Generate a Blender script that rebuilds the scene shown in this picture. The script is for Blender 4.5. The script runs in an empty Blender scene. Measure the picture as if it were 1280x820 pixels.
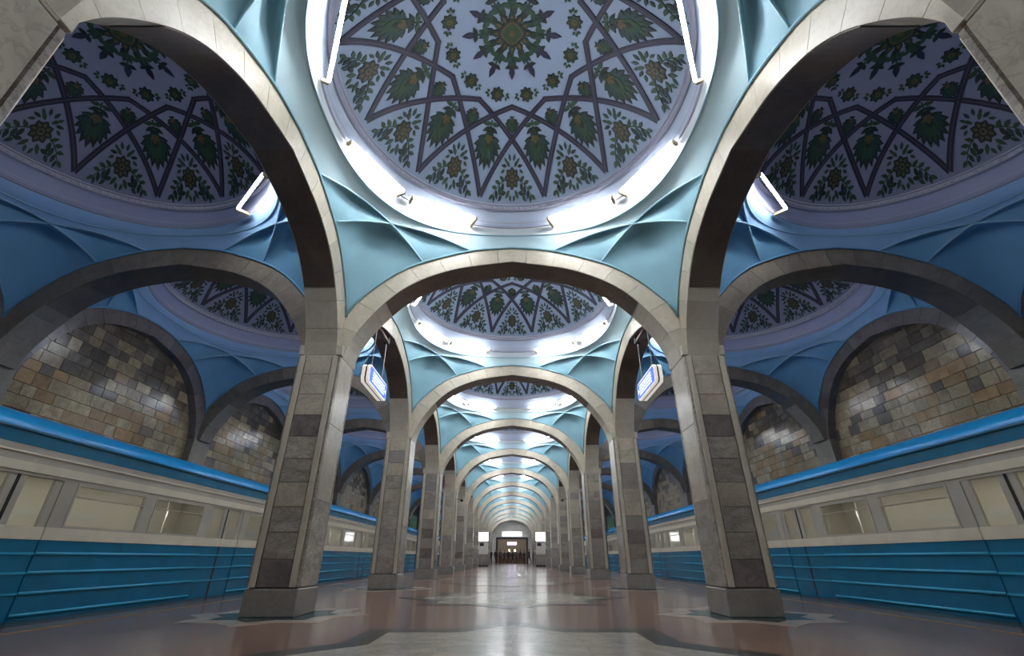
import bpy, bmesh, math, random
from mathutils import Vector, Matrix
import numpy as np

random.seed(7)
scene = bpy.context.scene
C = scene.collection
PI = math.pi
R_ = math.radians

# ------------------------------------------------------------------ camera, world, exposure
CAM_H = 0.70
cam_d = bpy.data.cameras.new('camera')
cam = bpy.data.objects.new('camera', cam_d)
C.objects.link(cam)
cam_d.sensor_width = 36.0
cam_d.lens = 16.0
cam_d.clip_start = 0.05
cam_d.clip_end = 400
cam.location = (0, 0, CAM_H)
cam.rotation_euler = (R_(90 + 26.8), 0, 0)
scene.camera = cam

world = bpy.data.worlds.new('world')
scene.world = world
world.use_nodes = True
world.node_tree.nodes['Background'].inputs[0].default_value = (0.5, 0.6, 0.8, 1)
world.node_tree.nodes['Background'].inputs[1].default_value = 0.03

vs = scene.view_settings
vs.view_transform = 'Standard'
vs.look = 'None'
vs.gamma = 1.0
vs.use_curve_mapping = False
vs.exposure = 0.12
scene.cycles.max_bounces = 8
scene.cycles.diffuse_bounces = 5
scene.cycles.glossy_bounces = 4
scene.cycles.transparent_max_bounces = 8
scene.cycles.sample_clamp_indirect = 6.0
scene.cycles.caustics_reflective = False
scene.cycles.caustics_refractive = False

TUBE_STRENGTH = 85.0
AISLE_TUBE_STRENGTH = 60.0

# ------------------------------------------------------------------ materials
M = {}

def new_mat(name):
    m = bpy.data.materials.new(name)
    m.use_nodes = True
    nt = m.node_tree
    b = nt.nodes['Principled BSDF']
    M[name] = m
    return m, nt, b

def plain(name, col, rough=0.5, metal=0.0, noise=0.0, scale=6.0, bump=0.0):
    m, nt, b = new_mat(name)
    b.inputs['Roughness'].default_value = rough
    b.inputs['Metallic'].default_value = metal
    tc = nt.nodes.new('ShaderNodeTexCoord')
    n = nt.nodes.new('ShaderNodeTexNoise')
    n.inputs['Scale'].default_value = scale
    n.inputs['Detail'].default_value = 4
    nt.links.new(tc.outputs['Object'], n.inputs['Vector'])
    mr = nt.nodes.new('ShaderNodeMapRange')
    mr.inputs['From Min'].default_value = 0.3
    mr.inputs['From Max'].default_value = 0.7
    mr.inputs['To Min'].default_value = 1 - noise
    mr.inputs['To Max'].default_value = 1 + noise
    nt.links.new(n.outputs['Fac'], mr.inputs['Value'])
    mx = nt.nodes.new('ShaderNodeVectorMath')
    mx.operation = 'SCALE'
    mx.inputs[0].default_value = col[:3]
    nt.links.new(mr.outputs['Result'], mx.inputs['Scale'])
    nt.links.new(mx.outputs['Vector'], b.inputs['Base Color'])
    if bump:
        bp = nt.nodes.new('ShaderNodeBump')
        bp.inputs['Strength'].default_value = bump
        bp.inputs['Distance'].default_value = 0.02
        nt.links.new(n.outputs['Fac'], bp.inputs['Height'])
        nt.links.new(bp.outputs['Normal'], b.inputs['Normal'])
    return m

def stone(name, c1, c2, c3, rough=0.3, scale=2.0, vary=0.25, vein=0.35, stretch=(1, 1, 1), spec=0.5):
    """polished stone: clouds of two tones, darker veins, a tone of its own for every piece"""
    m, nt, b = new_mat(name)
    N, L = nt.nodes, nt.links
    b.inputs['Roughness'].default_value = rough
    b.inputs['Specular IOR Level'].default_value = spec
    geo = N.new('ShaderNodeNewGeometry')
    oi = N.new('ShaderNodeObjectInfo')
    off = N.new('ShaderNodeVectorMath'); off.operation = 'MULTIPLY_ADD'
    off.inputs[1].default_value = stretch
    L.new(geo.outputs['Position'], off.inputs[0])
    sc = N.new('ShaderNodeVectorMath'); sc.operation = 'SCALE'
    sc.inputs[0].default_value = (37, 19, 53)
    L.new(oi.outputs['Random'], sc.inputs['Scale'])
    L.new(sc.outputs['Vector'], off.inputs[2])
    n1 = N.new('ShaderNodeTexNoise')
    n1.inputs['Scale'].default_value = scale
    n1.inputs['Detail'].default_value = 7
    n1.inputs['Roughness'].default_value = 0.62
    n1.inputs['Distortion'].default_value = 0.8
    L.new(off.outputs['Vector'], n1.inputs['Vector'])
    cr = N.new('ShaderNodeValToRGB')
    e = cr.color_ramp.elements
    e[0].position = 0.34; e[0].color = (*c2, 1)
    e[1].position = 0.62; e[1].color = (*c1, 1)
    L.new(n1.outputs['Fac'], cr.inputs['Fac'])
    n2 = N.new('ShaderNodeTexNoise')
    n2.inputs['Scale'].default_value = scale * 1.7
    n2.inputs['Detail'].default_value = 5
    n2.inputs['Distortion'].default_value = 2.2
    L.new(off.outputs['Vector'], n2.inputs['Vector'])
    v = N.new('ShaderNodeMath'); v.operation = 'SUBTRACT'; v.inputs[1].default_value = 0.5
    L.new(n2.outputs['Fac'], v.inputs[0])
    va = N.new('ShaderNodeMath'); va.operation = 'ABSOLUTE'
    L.new(v.outputs[0], va.inputs[0])
    vr = N.new('ShaderNodeMapRange')
    vr.inputs['From Min'].default_value = 0.0
    vr.inputs['From Max'].default_value = 0.05
    vr.inputs['To Min'].default_value = vein
    vr.inputs['To Max'].default_value = 0.0
    L.new(va.outputs[0], vr.inputs['Value'])
    mix = N.new('ShaderNodeMix'); mix.data_type = 'RGBA'
    L.new(vr.outputs['Result'], mix.inputs['Factor'])
    L.new(cr.outputs['Color'], mix.inputs['A'])
    mix.inputs['B'].default_value = (*c3, 1)
    br = N.new('ShaderNodeMapRange')
    br.inputs['To Min'].default_value = 1 - vary
    br.inputs['To Max'].default_value = 1 + vary
    L.new(oi.outputs['Random'], br.inputs['Value'])
    fin = N.new('ShaderNodeVectorMath'); fin.operation = 'SCALE'
    L.new(mix.outputs['Result'], fin.inputs[0])
    L.new(br.outputs['Result'], fin.inputs['Scale'])
    L.new(fin.outputs['Vector'], b.inputs['Base Color'])
    bp = N.new('ShaderNodeBump')
    bp.inputs['Strength'].default_value = 0.08
    bp.inputs['Distance'].default_value = 0.01
    L.new(n1.outputs['Fac'], bp.inputs['Height'])
    L.new(bp.outputs['Normal'], b.inputs['Normal'])
    return m

def emit(name, col, strength):
    m, nt, b = new_mat(name)
    b.inputs['Base Color'].default_value = (*col, 1)
    b.inputs['Emission Color'].default_value = (*col, 1)
    b.inputs['Emission Strength'].default_value = strength
    return m

stone('marble_beige', (0.53, 0.47, 0.37), (0.38, 0.335, 0.265), (0.22, 0.18, 0.14), 0.28, 2.2, 0.14, 0.4)
stone('marble_trim', (0.63, 0.575, 0.47), (0.52, 0.465, 0.37), (0.34, 0.29, 0.22), 0.34, 1.6, 0.06, 0.22)
stone('marble_grey', (0.44, 0.39, 0.33), (0.27, 0.24, 0.208), (0.13, 0.115, 0.108), 0.26, 2.8, 0.18, 0.6, (1, 1, 2.2))
stone('marble_dark', (0.24, 0.20, 0.18), (0.15, 0.127, 0.12), (0.09, 0.08, 0.08), 0.25, 2.4, 0.12, 0.5)
stone('marble_plinth', (0.33, 0.30, 0.265), (0.25, 0.225, 0.20), (0.15, 0.13, 0.12), 0.3, 2.2, 0.06, 0.3)
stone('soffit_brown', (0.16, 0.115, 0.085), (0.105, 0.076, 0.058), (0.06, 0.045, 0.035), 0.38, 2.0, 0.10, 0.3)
stone('aisle_arch', (0.29, 0.245, 0.20), (0.19, 0.158, 0.128), (0.10, 0.085, 0.07), 0.32, 1.8, 0.14, 0.3)
stone('wall_stone', (0.52, 0.41, 0.25), (0.31, 0.235, 0.14), (0.24, 0.13, 0.055), 0.2, 3.6, 0.22, 0.5)
stone('wall_stone_rust', (0.43, 0.265, 0.12), (0.28, 0.16, 0.075), (0.42, 0.33, 0.2), 0.2, 3.6, 0.18, 0.45)
stone('wall_stone_grey', (0.20, 0.155, 0.11), (0.115, 0.088, 0.064), (0.30, 0.24, 0.17), 0.17, 2.6, 0.3, 0.3)
stone('lunette_band', (0.24, 0.20, 0.19), (0.165, 0.138, 0.135), (0.10, 0.085, 0.085), 0.25, 1.6, 0.12, 0.3)
stone('granite_red', (0.285, 0.165, 0.12), (0.16, 0.095, 0.074), (0.08, 0.058, 0.05), 0.18, 5.0, 0.05, 0.45, spec=0.4)
stone('granite_grey', (0.45, 0.405, 0.33), (0.33, 0.295, 0.24), (0.2, 0.175, 0.145), 0.18, 3.2, 0.05, 0.35, spec=0.4)
stone('granite_dark', (0.060, 0.064, 0.062), (0.038, 0.042, 0.044), (0.08, 0.08, 0.078), 0.22, 4.0, 0.1, 0.3, spec=0.22)
stone('granite_teal', (0.020, 0.050, 0.055), (0.014, 0.034, 0.038), (0.05, 0.06, 0.06), 0.2, 4.0, 0.1, 0.3, spec=0.22)
stone('granite_pale', (0.44, 0.36, 0.30), (0.34, 0.275, 0.23), (0.24, 0.19, 0.16), 0.2, 3.0, 0.1, 0.25, spec=0.3)

plain('vault_blue', (0.265, 0.48, 0.575), 0.55, 0, 0.06, 2.0)
plain('vault_rib', (0.36, 0.60, 0.70), 0.5, 0, 0.03, 2.0)
plain('collar_lit_blue', (0.56, 0.76, 0.84), 0.5, 0, 0.04, 2.0)  # vault paint lightened to carry the glare of the tubes
plain('cove_lit_blue', (0.78, 0.85, 0.90), 0.5, 0, 0.03, 2.0)  # same blue whitened, overexposure by the tubes put into the colour
plain('drum_paint', (0.50, 0.57, 0.72), 0.5, 0, 0.04, 2.0)
plain('aisle_shade_blue', (0.17, 0.40, 0.63), 0.5, 0, 0.07, 2.0)  # aisle copies of the nave paints, bluer and darker for the dimmer light
plain('aisle_shade_rib', (0.28, 0.50, 0.68), 0.5, 0, 0.03, 2.0)
plain('aisle_shade_collar', (0.30, 0.50, 0.78), 0.5, 0, 0.05, 2.0)
plain('aisle_shade_drum', (0.36, 0.39, 0.58), 0.5, 0, 0.04, 2.0)
plain('moulding', (0.48, 0.48, 0.58), 0.5, 0, 0.03, 5.0)
plain('dome_paint', (0.29, 0.365, 0.51), 0.55, 0, 0.05, 1.2)
plain('aisle_shade_dome', (0.22, 0.235, 0.34), 0.55, 0, 0.05, 1.2)  # dome paint darkened, the aisle domes' shade put into the colour
plain('strap', (0.018, 0.019, 0.040), 0.5)
plain('strap_line', (0.07, 0.055, 0.08), 0.5)
plain('leaf_dark', (0.010, 0.018, 0.016), 0.5)
plain('leaf_green', (0.022, 0.055, 0.026), 0.5, 0, 0.25, 20)
plain('leaf_teal', (0.012, 0.038, 0.035), 0.5, 0, 0.25, 20)
plain('leaf_gold', (0.10, 0.075, 0.025), 0.45, 0, 0.25, 20)
plain('leaf_navy', (0.016, 0.017, 0.042), 0.5)
emit('tube_light', (0.97, 0.985, 1.0), TUBE_STRENGTH)
emit('aisle_tube_light', (0.97, 0.985, 1.0), AISLE_TUBE_STRENGTH)
plain('fixture_white', (0.75, 0.76, 0.78), 0.4)
plain('cap_brass', (0.40, 0.33, 0.20), 0.4)
plain('train_blue', (0.004, 0.145, 0.275), 0.27, 0, 0.10, 3)
plain('train_roof', (0.005, 0.35, 0.80), 0.25, 0, 0.06, 3)
plain('train_rib', (0.03, 0.36, 0.60), 0.25)
plain('train_cream', (0.74, 0.68, 0.55), 0.28, 0, 0.08, 3)
plain('train_grey', (0.46, 0.43, 0.37), 0.3, 0, 0.08, 3)
plain('train_dark', (0.03, 0.03, 0.035), 0.5)
plain('rubber', (0.02, 0.02, 0.02), 0.7)
plain('chrome', (0.6, 0.6, 0.6), 0.2, 1.0)
plain('seat_vinyl', (0.17, 0.11, 0.08), 0.5)
plain('interior_wall', (0.48, 0.455, 0.40), 0.5)
emit('interior_light', (1.0, 0.95, 0.86), 6.0)
emit('white_panel', (1.0, 0.99, 0.97), 3.0)
emit('sign_white', (0.95, 0.96, 1.0), 1.0)
emit('sign_blue', (0.06, 0.13, 0.62), 1.1)
emit('led_purple', (0.62, 0.52, 1.0), 4.0)
emit('warm_lamp', (1.0, 0.86, 0.62), 6.0)
emit('sign_frame', (0.95, 0.88, 0.80), 0.55)
plain('sign_seam', (0.06, 0.04, 0.03), 0.6)
plain('dark_metal', (0.03, 0.028, 0.026), 0.45, 0.3)
plain('rod_metal', (0.35, 0.33, 0.30), 0.35, 0.8)
plain('sign_green', (0.02, 0.13, 0.04), 0.4)
plain('paint_yellow', (0.23, 0.17, 0.05), 0.6, 0, 0.2, 8)
plain('concrete', (0.09, 0.085, 0.08), 0.85, 0, 0.2, 3)
plain('end_pale', (0.82, 0.80, 0.76), 0.5, 0, 0.05, 1.5)
emit('lobby_fill_light', (1.0, 0.90, 0.80), 3.0)
emit('board_glow', (0.95, 0.96, 0.94), 0.8)  # glow added so the board above the far opening reads bright white
plain('wood_brown', (0.16, 0.09, 0.055), 0.4, 0, 0.15, 4)
plain('skin', (0.45, 0.28, 0.2), 0.5)
plain('hair_black', (0.012, 0.01, 0.009), 0.6)
for i, c in enumerate([(0.012, 0.012, 0.016), (0.03, 0.022, 0.02), (0.02, 0.024, 0.045), (0.10, 0.08, 0.075), (0.14, 0.04, 0.04)]):
    plain('cloth_%d' % i, c, 0.8)

def glass_mat():
    m, nt, b = new_mat('window_glass')
    N, L = nt.nodes, nt.links
    N.remove(b)
    out = N['Material Output']
    tr = N.new('ShaderNodeBsdfTransparent')
    tr.inputs[0].default_value = (0.86, 0.87, 0.85, 1)
    gl = N.new('ShaderNodeBsdfGlossy')
    gl.inputs['Roughness'].default_value = 0.06
    gl.inputs['Color'].default_value = (0.85, 0.88, 0.9, 1)
    lw = N.new('ShaderNodeLayerWeight'); lw.inputs['Blend'].default_value = 0.5
    pw = N.new('ShaderNodeMath'); pw.operation = 'POWER'; pw.inputs[1].default_value = 4.0
    L.new(lw.outputs['Facing'], pw.inputs[0])
    fr = N.new('ShaderNodeMath'); fr.operation = 'MULTIPLY_ADD'; fr.inputs[1].default_value = 0.85; fr.inputs[2].default_value = 0.05
    L.new(pw.outputs[0], fr.inputs[0])
    mx = N.new('ShaderNodeMixShader')
    L.new(fr.outputs[0], mx.inputs[0]); L.new(tr.outputs[0], mx.inputs[1]); L.new(gl.outputs[0], mx.inputs[2])
    L.new(mx.outputs[0], out.inputs['Surface'])
glass_mat()

# ------------------------------------------------------------------ helpers
class MB:
    """collects verts and faces for one mesh"""
    def __init__(s):
        s.v, s.f, s.m = [], [], []
    def quad(s, a, b, c, d, mi=0):
        i = len(s.v); s.v += [tuple(a), tuple(b), tuple(c), tuple(d)]; s.f.append((i, i+1, i+2, i+3)); s.m.append(mi)
    def poly(s, pts, mi=0):
        i = len(s.v); s.v += [tuple(p) for p in pts]; s.f.append(tuple(range(i, i+len(pts)))); s.m.append(mi)
    def box(s, x0, x1, y0, y1, z0, z1, mi=0):
        i = len(s.v)
        s.v += [(x0,y0,z0),(x1,y0,z0),(x1,y1,z0),(x0,y1,z0),(x0,y0,z1),(x1,y0,z1),(x1,y1,z1),(x0,y1,z1)]
        for f in ((0,3,2,1),(4,5,6,7),(0,1,5,4),(1,2,6,5),(2,3,7,6),(3,0,4,7)):
            s.f.append(tuple(i+k for k in f)); s.m.append(mi)
    def bevbox(s, x0, x1, y0, y1, z0, z1, b=0.006, mi=0):
        """box with chamfered edges"""
        xs, ys, zs = (x0, x1), (y0, y1), (z0, z1)
        idx = {}
        def vid(ix, iy, iz, ax):
            k = (ix, iy, iz, ax)
            if k not in idx:
                p = [xs[ix], ys[iy], zs[iz]]
                sg = [1 if ix == 0 else -1, 1 if iy == 0 else -1, 1 if iz == 0 else -1]
                for q in range(3):
                    if q != ax:
                        p[q] += sg[q]*b
                idx[k] = len(s.v); s.v.append(tuple(p))
            return idx[k]
        def add(f):
            s.f.append(tuple(f)); s.m.append(mi)
        for e in (0, 1):
            f = [vid(e,0,0,0), vid(e,1,0,0), vid(e,1,1,0), vid(e,0,1,0)]; add(f if e else f[::-1])
            f = [vid(0,e,0,1), vid(0,e,1,1), vid(1,e,1,1), vid(1,e,0,1)]; add(f if e else f[::-1])
            f = [vid(0,0,e,2), vid(1,0,e,2), vid(1,1,e,2), vid(0,1,e,2)]; add(f if e else f[::-1])
        for i in (0, 1):
            for j in (0, 1):
                add([vid(i,j,0,0), vid(i,j,1,0), vid(i,j,1,1), vid(i,j,0,1)])
                add([vid(i,0,j,0), vid(i,1,j,0), vid(i,1,j,2), vid(i,0,j,2)])
                add([vid(0,i,j,1), vid(1,i,j,1), vid(1,i,j,2), vid(0,i,j,2)])
                for k in (0, 1):
                    add([vid(i,j,k,0), vid(i,j,k,1), vid(i,j,k,2)])
    def grid(s, rows, mi=0, closed=False):
        i = len(s.v); n = len(rows[0])
        for r in rows: s.v += [tuple(p) for p in r]
        for a in range(len(rows)-1):
            for b in range(n if closed else n-1):
                c = (b+1) % n
                s.f.append((i+a*n+b, i+a*n+c, i+(a+1)*n+c, i+(a+1)*n+b)); s.m.append(mi)
    def tube(s, pts, r, n=6, mi=0, cap=True):
        pts = [Vector(p) for p in pts]
        rows = []
        for k, p in enumerate(pts):
            d = (pts[min(k+1, len(pts)-1)] - pts[max(k-1, 0)]).normalized()
            u = d.cross(Vector((0, 0, 1)))
            if u.length < 1e-4: u = d.cross(Vector((1, 0, 0)))
            u.normalize(); w = u.cross(d)
            rr = r[k] if isinstance(r, (list, tuple)) else r
            rows.append([p + (u*math.cos(2*PI*j/n) + w*math.sin(2*PI*j/n))*rr for j in range(n)])
        s.grid(rows, mi, True)
        if cap:
            s.poly(rows[0][::-1], mi); s.poly(rows[-1], mi)
    def mesh(s, name, mats, smooth=False, merge=True):
        me = bpy.data.meshes.new(name)
        me.from_pydata(s.v, [], s.f)
        for m in (mats if isinstance(mats, (list, tuple)) else [mats]):
            me.materials.append(M[m])
        me.polygons.foreach_set('material_index', s.m)
        bm = bmesh.new(); bm.from_mesh(me)
        if merge:
            bmesh.ops.remove_doubles(bm, verts=bm.verts, dist=1e-5)
            bmesh.ops.recalc_face_normals(bm, faces=bm.faces)
        for f in bm.faces: f.smooth = smooth
        bm.to_mesh(me); bm.free()
        return me

def put(name, me, parent=None, loc=(0, 0, 0), rot=(0, 0, 0), scale=(1, 1, 1), **props):
    o = bpy.data.objects.new(name, me)
    C.objects.link(o)
    o.parent = parent
    o.location = loc; o.rotation_euler = rot; o.scale = scale
    for k, v in props.items(): o[k] = v
    return o

def thing(name, label, cat, loc=(0, 0, 0), rot=0, group=None):
    o = put(name, None, None, loc, (0, 0, rot), label=label, category=cat)
    o.empty_display_size = 0.2
    if group: o['group'] = group
    return o

def structure(name, me, label, loc=(0, 0, 0)):
    return put(name, me, None, loc, kind='structure', label=label)

def copy_tree(o, parent=None):
    c = o.copy(); C.objects.link(c); c.parent = parent
    for ch in list(kids.get(o.name, [])):
        copy_tree(ch, c)
    return c
kids = {}
def index_kids():
    kids.clear()
    for o in bpy.data.objects:
        if o.parent: kids.setdefault(o.parent.name, []).append(o)

ORD = ['nearest', 'second', 'third', 'fourth', 'fifth', 'sixth', 'seventh', 'eighth', 'ninth', 'tenth', 'eleventh', 'twelfth', 'thirteenth', 'fourteenth']

# ------------------------------------------------------------------ dimensions of the hall (metres)
PITCH = 5.95
COL0 = 1.42                       # line of the columns that frame the top corners
NCOL = 13
COLX = 3.22                       # column centre
CH = 0.35                         # half a column
AH = 0.27                         # half an arch's thickness
SPRING = 3.72
AISLE_X = 6.25
A_NAVE = COLX - AH                # half width of nave bay at arch faces
B_BAY = PITCH/2 - AH
A_AISLE = AISLE_X - (COLX + AH)
WALL_X = AISLE_X + A_AISLE        # 9.01
EDGE_X = 6.08
END_Y = COL0 + PITCH*(NCOL-1) + 1.2

def col_y(k): return COL0 + PITCH*k
def bay_y(k): return COL0 + PITCH*(k+0.5)

# arch profiles, normalised
def catmull(P, n=10):
    P = [np.array(p, float) for p in P]
    P = [2*P[0]-P[1]] + P + [2*P[-1]-P[-2]]
    out = []
    for i in range(1, len(P)-2):
        for k in range(n):
            t = k/n
            a, b, c, d = P[i-1], P[i], P[i+1], P[i+2]
            out.append(0.5*(2*b + (c-a)*t + (2*a-5*b+4*c-d)*t*t + (3*b-a-3*c+d)*t**3))
    out.append(P[-2])
    return np.array(out)
INTR = catmull([(1.0, 0.0), (0.965, 0.17), (0.902, 0.343), (0.787, 0.56), (0.672, 0.712), (0.53, 0.828), (0.332, 0.924), (0.0, 1.0)])
EXTR = catmull([(1.0, 4.50), (0.973, 4.70), (0.847, 5.115), (0.717, 5.43), (0.566, 5.66), (0.27, 5.92), (0.0, 6.0)])
def ext_z(s):
    return float(np.interp(abs(s), EXTR[::-1, 0], EXTR[::-1, 1]))
def resample(P, n):
    d = np.r_[0, np.cumsum(np.hypot(*np.diff(P, axis=0).T))]
    t = np.linspace(0, d[-1], n)
    return np.c_[np.interp(t, d, P[:, 0]), np.interp(t, d, P[:, 1])]
def arch_lines(hi, he, apex, n):
    """intrados and extrados from one springing to the other, n points each (odd n)"""
    h = (n+1)//2
    I = np.c_[INTR[:, 0]*hi, SPRING + INTR[:, 1]*(apex-SPRING)]
    E = np.r_[[[he, SPRING]], np.c_[EXTR[:, 0]*he, EXTR[:, 1]]]
    I = resample(I, h); E = resample(E, h)
    I2 = np.r_[I, (I*[-1, 1])[-2::-1]]
    E2 = np.r_[E, (E*[-1, 1])[-2::-1]]
    return I2, E2

def arch_point(axis, s, z, off):
    return (s, off, z) if axis == 'x' else (off, s, z)

def build_arch(name, label, loc, axis, hi, he, apex, split, face_mat, soffit_mat, nv=15, group=None, half=AH, parent=None):
    sub = 3
    n = nv*sub + 1
    if n % 2 == 0: n += nv; 
    per = (n-1)//nv
    I, E = arch_lines(hi, he, apex, n)
    key = (axis, round(hi, 3), round(he, 3), round(apex, 3), split, face_mat, half)
    if key not in arch_cache:
        pieces = []
        gap = 0.0028
        if split:
            for v in range(nv):
                mb = MB()
                a, b = v*per, (v+1)*per
                rows = []
                for side in (-half, half):
                    pass
                for k in range(a, b):
                    i0, i1, e0, e1 = I[k], I[k+1], E[k], E[k+1]
                    if k == a:
                        t = (i1-i0); i0 = i0 + t*gap/max(np.hypot(*t), 1e-6); t = (e1-e0); e0 = e0 + t*gap/max(np.hypot(*t), 1e-6)
                    if k == b-1:
                        t = (i1-i0); i1 = i1 - t*gap/max(np.hypot(*t), 1e-6); t = (e1-e0); e1 = e1 - t*gap/max(np.hypot(*t), 1e-6)
                    q = lambda p, o: arch_point(axis, p[0], p[1], o)
                    mb.quad(q(i0, -half), q(i1, -half), q(e1, -half), q(e0, -half))
                    mb.quad(q(i0, half), q(e0, half), q(e1, half), q(i1, half))
                    mb.quad(q(i0, -half), q(i0, half), q(i1, half), q(i1, -half))
                    mb.quad(q(e0, -half), q(e1, -half), q(e1, half), q(e0, half))
                    if k == a: mb.quad(q(i0, -half), q(e0, -half), q(e0, half), q(i0, half))
                    if k == b-1: mb.quad(q(i1, -half), q(i1, half), q(e1, half), q(e1, -half))
                pieces.append(('voussoir', mb.mesh('voussoir', face_mat)))
        else:
            mb = MB()
            for k in range(n-1):
                q = lambda p, o: arch_point(axis, p[0], p[1], o)
                i0, i1, e0, e1 = I[k], I[k+1], E[k], E[k+1]
                mb.quad(q(i0, -half), q(i1, -half), q(e1, -half), q(e0, -half))
                mb.quad(q(i0, half), q(e0, half), q(e1, half), q(i1, half))
                mb.quad(q(i0, -half), q(i0, half), q(i1, half), q(i1, -half))
                mb.quad(q(e0, -half), q(e1, -half), q(e1, half), q(e0, half))
            pieces.append(('arch_ring', mb.mesh('arch_ring', face_mat)))
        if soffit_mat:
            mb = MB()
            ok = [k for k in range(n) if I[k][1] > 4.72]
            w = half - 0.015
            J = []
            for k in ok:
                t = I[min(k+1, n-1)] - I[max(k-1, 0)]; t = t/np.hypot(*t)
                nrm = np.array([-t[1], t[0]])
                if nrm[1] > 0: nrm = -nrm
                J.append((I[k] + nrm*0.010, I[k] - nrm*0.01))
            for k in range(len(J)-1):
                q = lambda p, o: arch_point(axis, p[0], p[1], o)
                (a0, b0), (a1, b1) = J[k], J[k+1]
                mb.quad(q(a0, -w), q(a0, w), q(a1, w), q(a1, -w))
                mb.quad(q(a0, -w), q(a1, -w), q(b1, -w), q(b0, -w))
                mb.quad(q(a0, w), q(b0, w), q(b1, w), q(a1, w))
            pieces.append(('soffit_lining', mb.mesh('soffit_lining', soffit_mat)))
        arch_cache[key] = pieces
    pieces = arch_cache[key]
    if parent is None:
        root = thing(name, label, 'arch', loc, 0, group)
        root['kind'] = 'structure'
    else:
        root = parent
    for nm, me in pieces:
        put(nm, me, root, (0, 0, 0) if parent is None else loc)
    return root
arch_cache = {}

# ------------------------------------------------------------------ floor and inlays
def octagram(r, cx=0, cy=0, rot=0.0):
    pts = []
    ri = r*math.cos(PI/4)/math.cos(PI/8)
    for k in range(16):
        rr = r if k % 2 == 0 else ri
        a = rot + k*PI/8
        pts.append((cx + rr*math.cos(a), cy + rr*math.sin(a)))
    return pts

def prism(mb, pts, z0, z1, mi=0):
    n = len(pts)
    cx = sum(p[0] for p in pts)/n; cy = sum(p[1] for p in pts)/n
    for k in range(n):
        a, b = pts[k], pts[(k+1) % n]
        mb.poly([(a[0], a[1], z1), (b[0], b[1], z1), (cx, cy, z1)], mi)
        mb.quad((a[0], a[1], z0), (b[0], b[1], z0), (b[0], b[1], z1), (a[0], a[1], z1), mi)

mb = MB()
mb.box(-EDGE_X, EDGE_X, -8, END_Y + 8, -0.35, 0)
floor = structure('floor', mb.mesh('floor', 'granite_red'), 'polished reddish brown granite platform floor')
# track beds
mb = MB()
mb.box(-9.6, -EDGE_X, -8, END_Y + 8, -1.5, -1.3); mb.box(EDGE_X, 9.6, -8, END_Y + 8, -1.5, -1.3)
mb.box(-EDGE_X, -EDGE_X + 0.2, -8, END_Y + 8, -1.3, -0.35); mb.box(EDGE_X - 0.2, EDGE_X, -8, END_Y + 8, -1.3, -0.35)
put('track_bed', mb.mesh('track_bed', 'concrete'), floor)
mb = MB()
mb.box(-0.018, 0.018, -8, END_Y, 0.0, 0.003)
me = mb.mesh('yellow_line', 'paint_yellow')
for sx in (-1, 1):
    put('yellow_line', me, floor, (sx*5.22, 0, 0))
mb = MB()
mb.box(-0.2, 0.2, -8, END_Y, 0.0, 0.004)
me = mb.mesh('edge_strip', 'granite_dark')
for sx in (-1, 1):
    put('edge_strip', me, floor, (sx*(EDGE_X-0.2), 0, 0))

# star inlays down the nave: dark octagram border segments, grey slabs within
ro, ri_ = 2.22, 1.84
OUT, INN = octagram(ro), octagram(ri_)
seg_me = []
for k in range(16):
    mb = MB()
    a, b = OUT[k], OUT[(k+1) % 16]; c, d = INN[(k+1) % 16], INN[k]
    prism(mb, [a, b, c, d], 0, 0.003)
    seg_me.append(mb.mesh('border_slab', 'granite_dark'))
mb = MB(); mb.bevbox(-0.3245, 0.3245, -0.3245, 0.3245, 0, 0.003, 0.0005)
slab_me = mb.mesh('grey_slab', 'granite_grey')
tip_me = []
for k in range(4):
    mb = MB()
    i = 4*k
    prism(mb, [INN[(i-1) % 16], INN[i], INN[(i+1) % 16]], 0, 0.003)
    tip_me.append(mb.mesh('grey_point', 'granite_grey'))
mb = MB(); prism(mb, INN, 0, 0.003); star_far = mb.mesh('grey_star', 'granite_grey')
mb = MB()
for k in range(16):
    prism(mb, [OUT[k], OUT[(k+1) % 16], INN[(k+1) % 16], INN[k]], 0, 0.003)
bord_far = mb.mesh('star_border', 'granite_dark')
for k in range(0, NCOL-1):
    y = bay_y(k)
    if k < 3:
        for me in seg_me: put('border_slab', me, floor, (0, y, 0))
        for me in tip_me: put('grey_point', me, floor, (0, y, 0))
        for i in range(4):
            for j in range(4):
                put('grey_slab', slab_me, floor, ((i-1.5)*0.65, y + (j-1.5)*0.65, 0))
    else:
        put('grey_star', star_far, floor, (0, y, 0)); put('star_border', bord_far, floor, (0, y, 0))
# stars round the column feet
mb = MB(); prism(mb, octagram(0.86), 0, 0.004); foot_dark = mb.mesh('foot_star', 'granite_teal')
foot_pale = []
OO, II = octagram(1.24), octagram(0.86)
for k in range(16):
    mb = MB(); prism(mb, [OO[k], OO[(k+1) % 16], II[(k+1) % 16], II[k]], 0, 0.003)
    foot_pale.append(mb.mesh('pale_slab', 'granite_pale'))
mb = MB()
for k in range(16): prism(mb, [OO[k], OO[(k+1) % 16], II[(k+1) % 16], II[k]], 0, 0.003)
foot_pale_far = mb.mesh('pale_border', 'granite_pale')
for k in range(0, NCOL):
    for sx in (-1, 1):
        put('foot_star', foot_dark, floor, (sx*COLX, col_y(k), 0))
        if k < 4:
            for me in foot_pale: put('pale_slab', me, floor, (sx*COLX, col_y(k), 0))
        else:
            put('pale_border', foot_pale_far, floor, (sx*COLX, col_y(k), 0))

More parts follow.
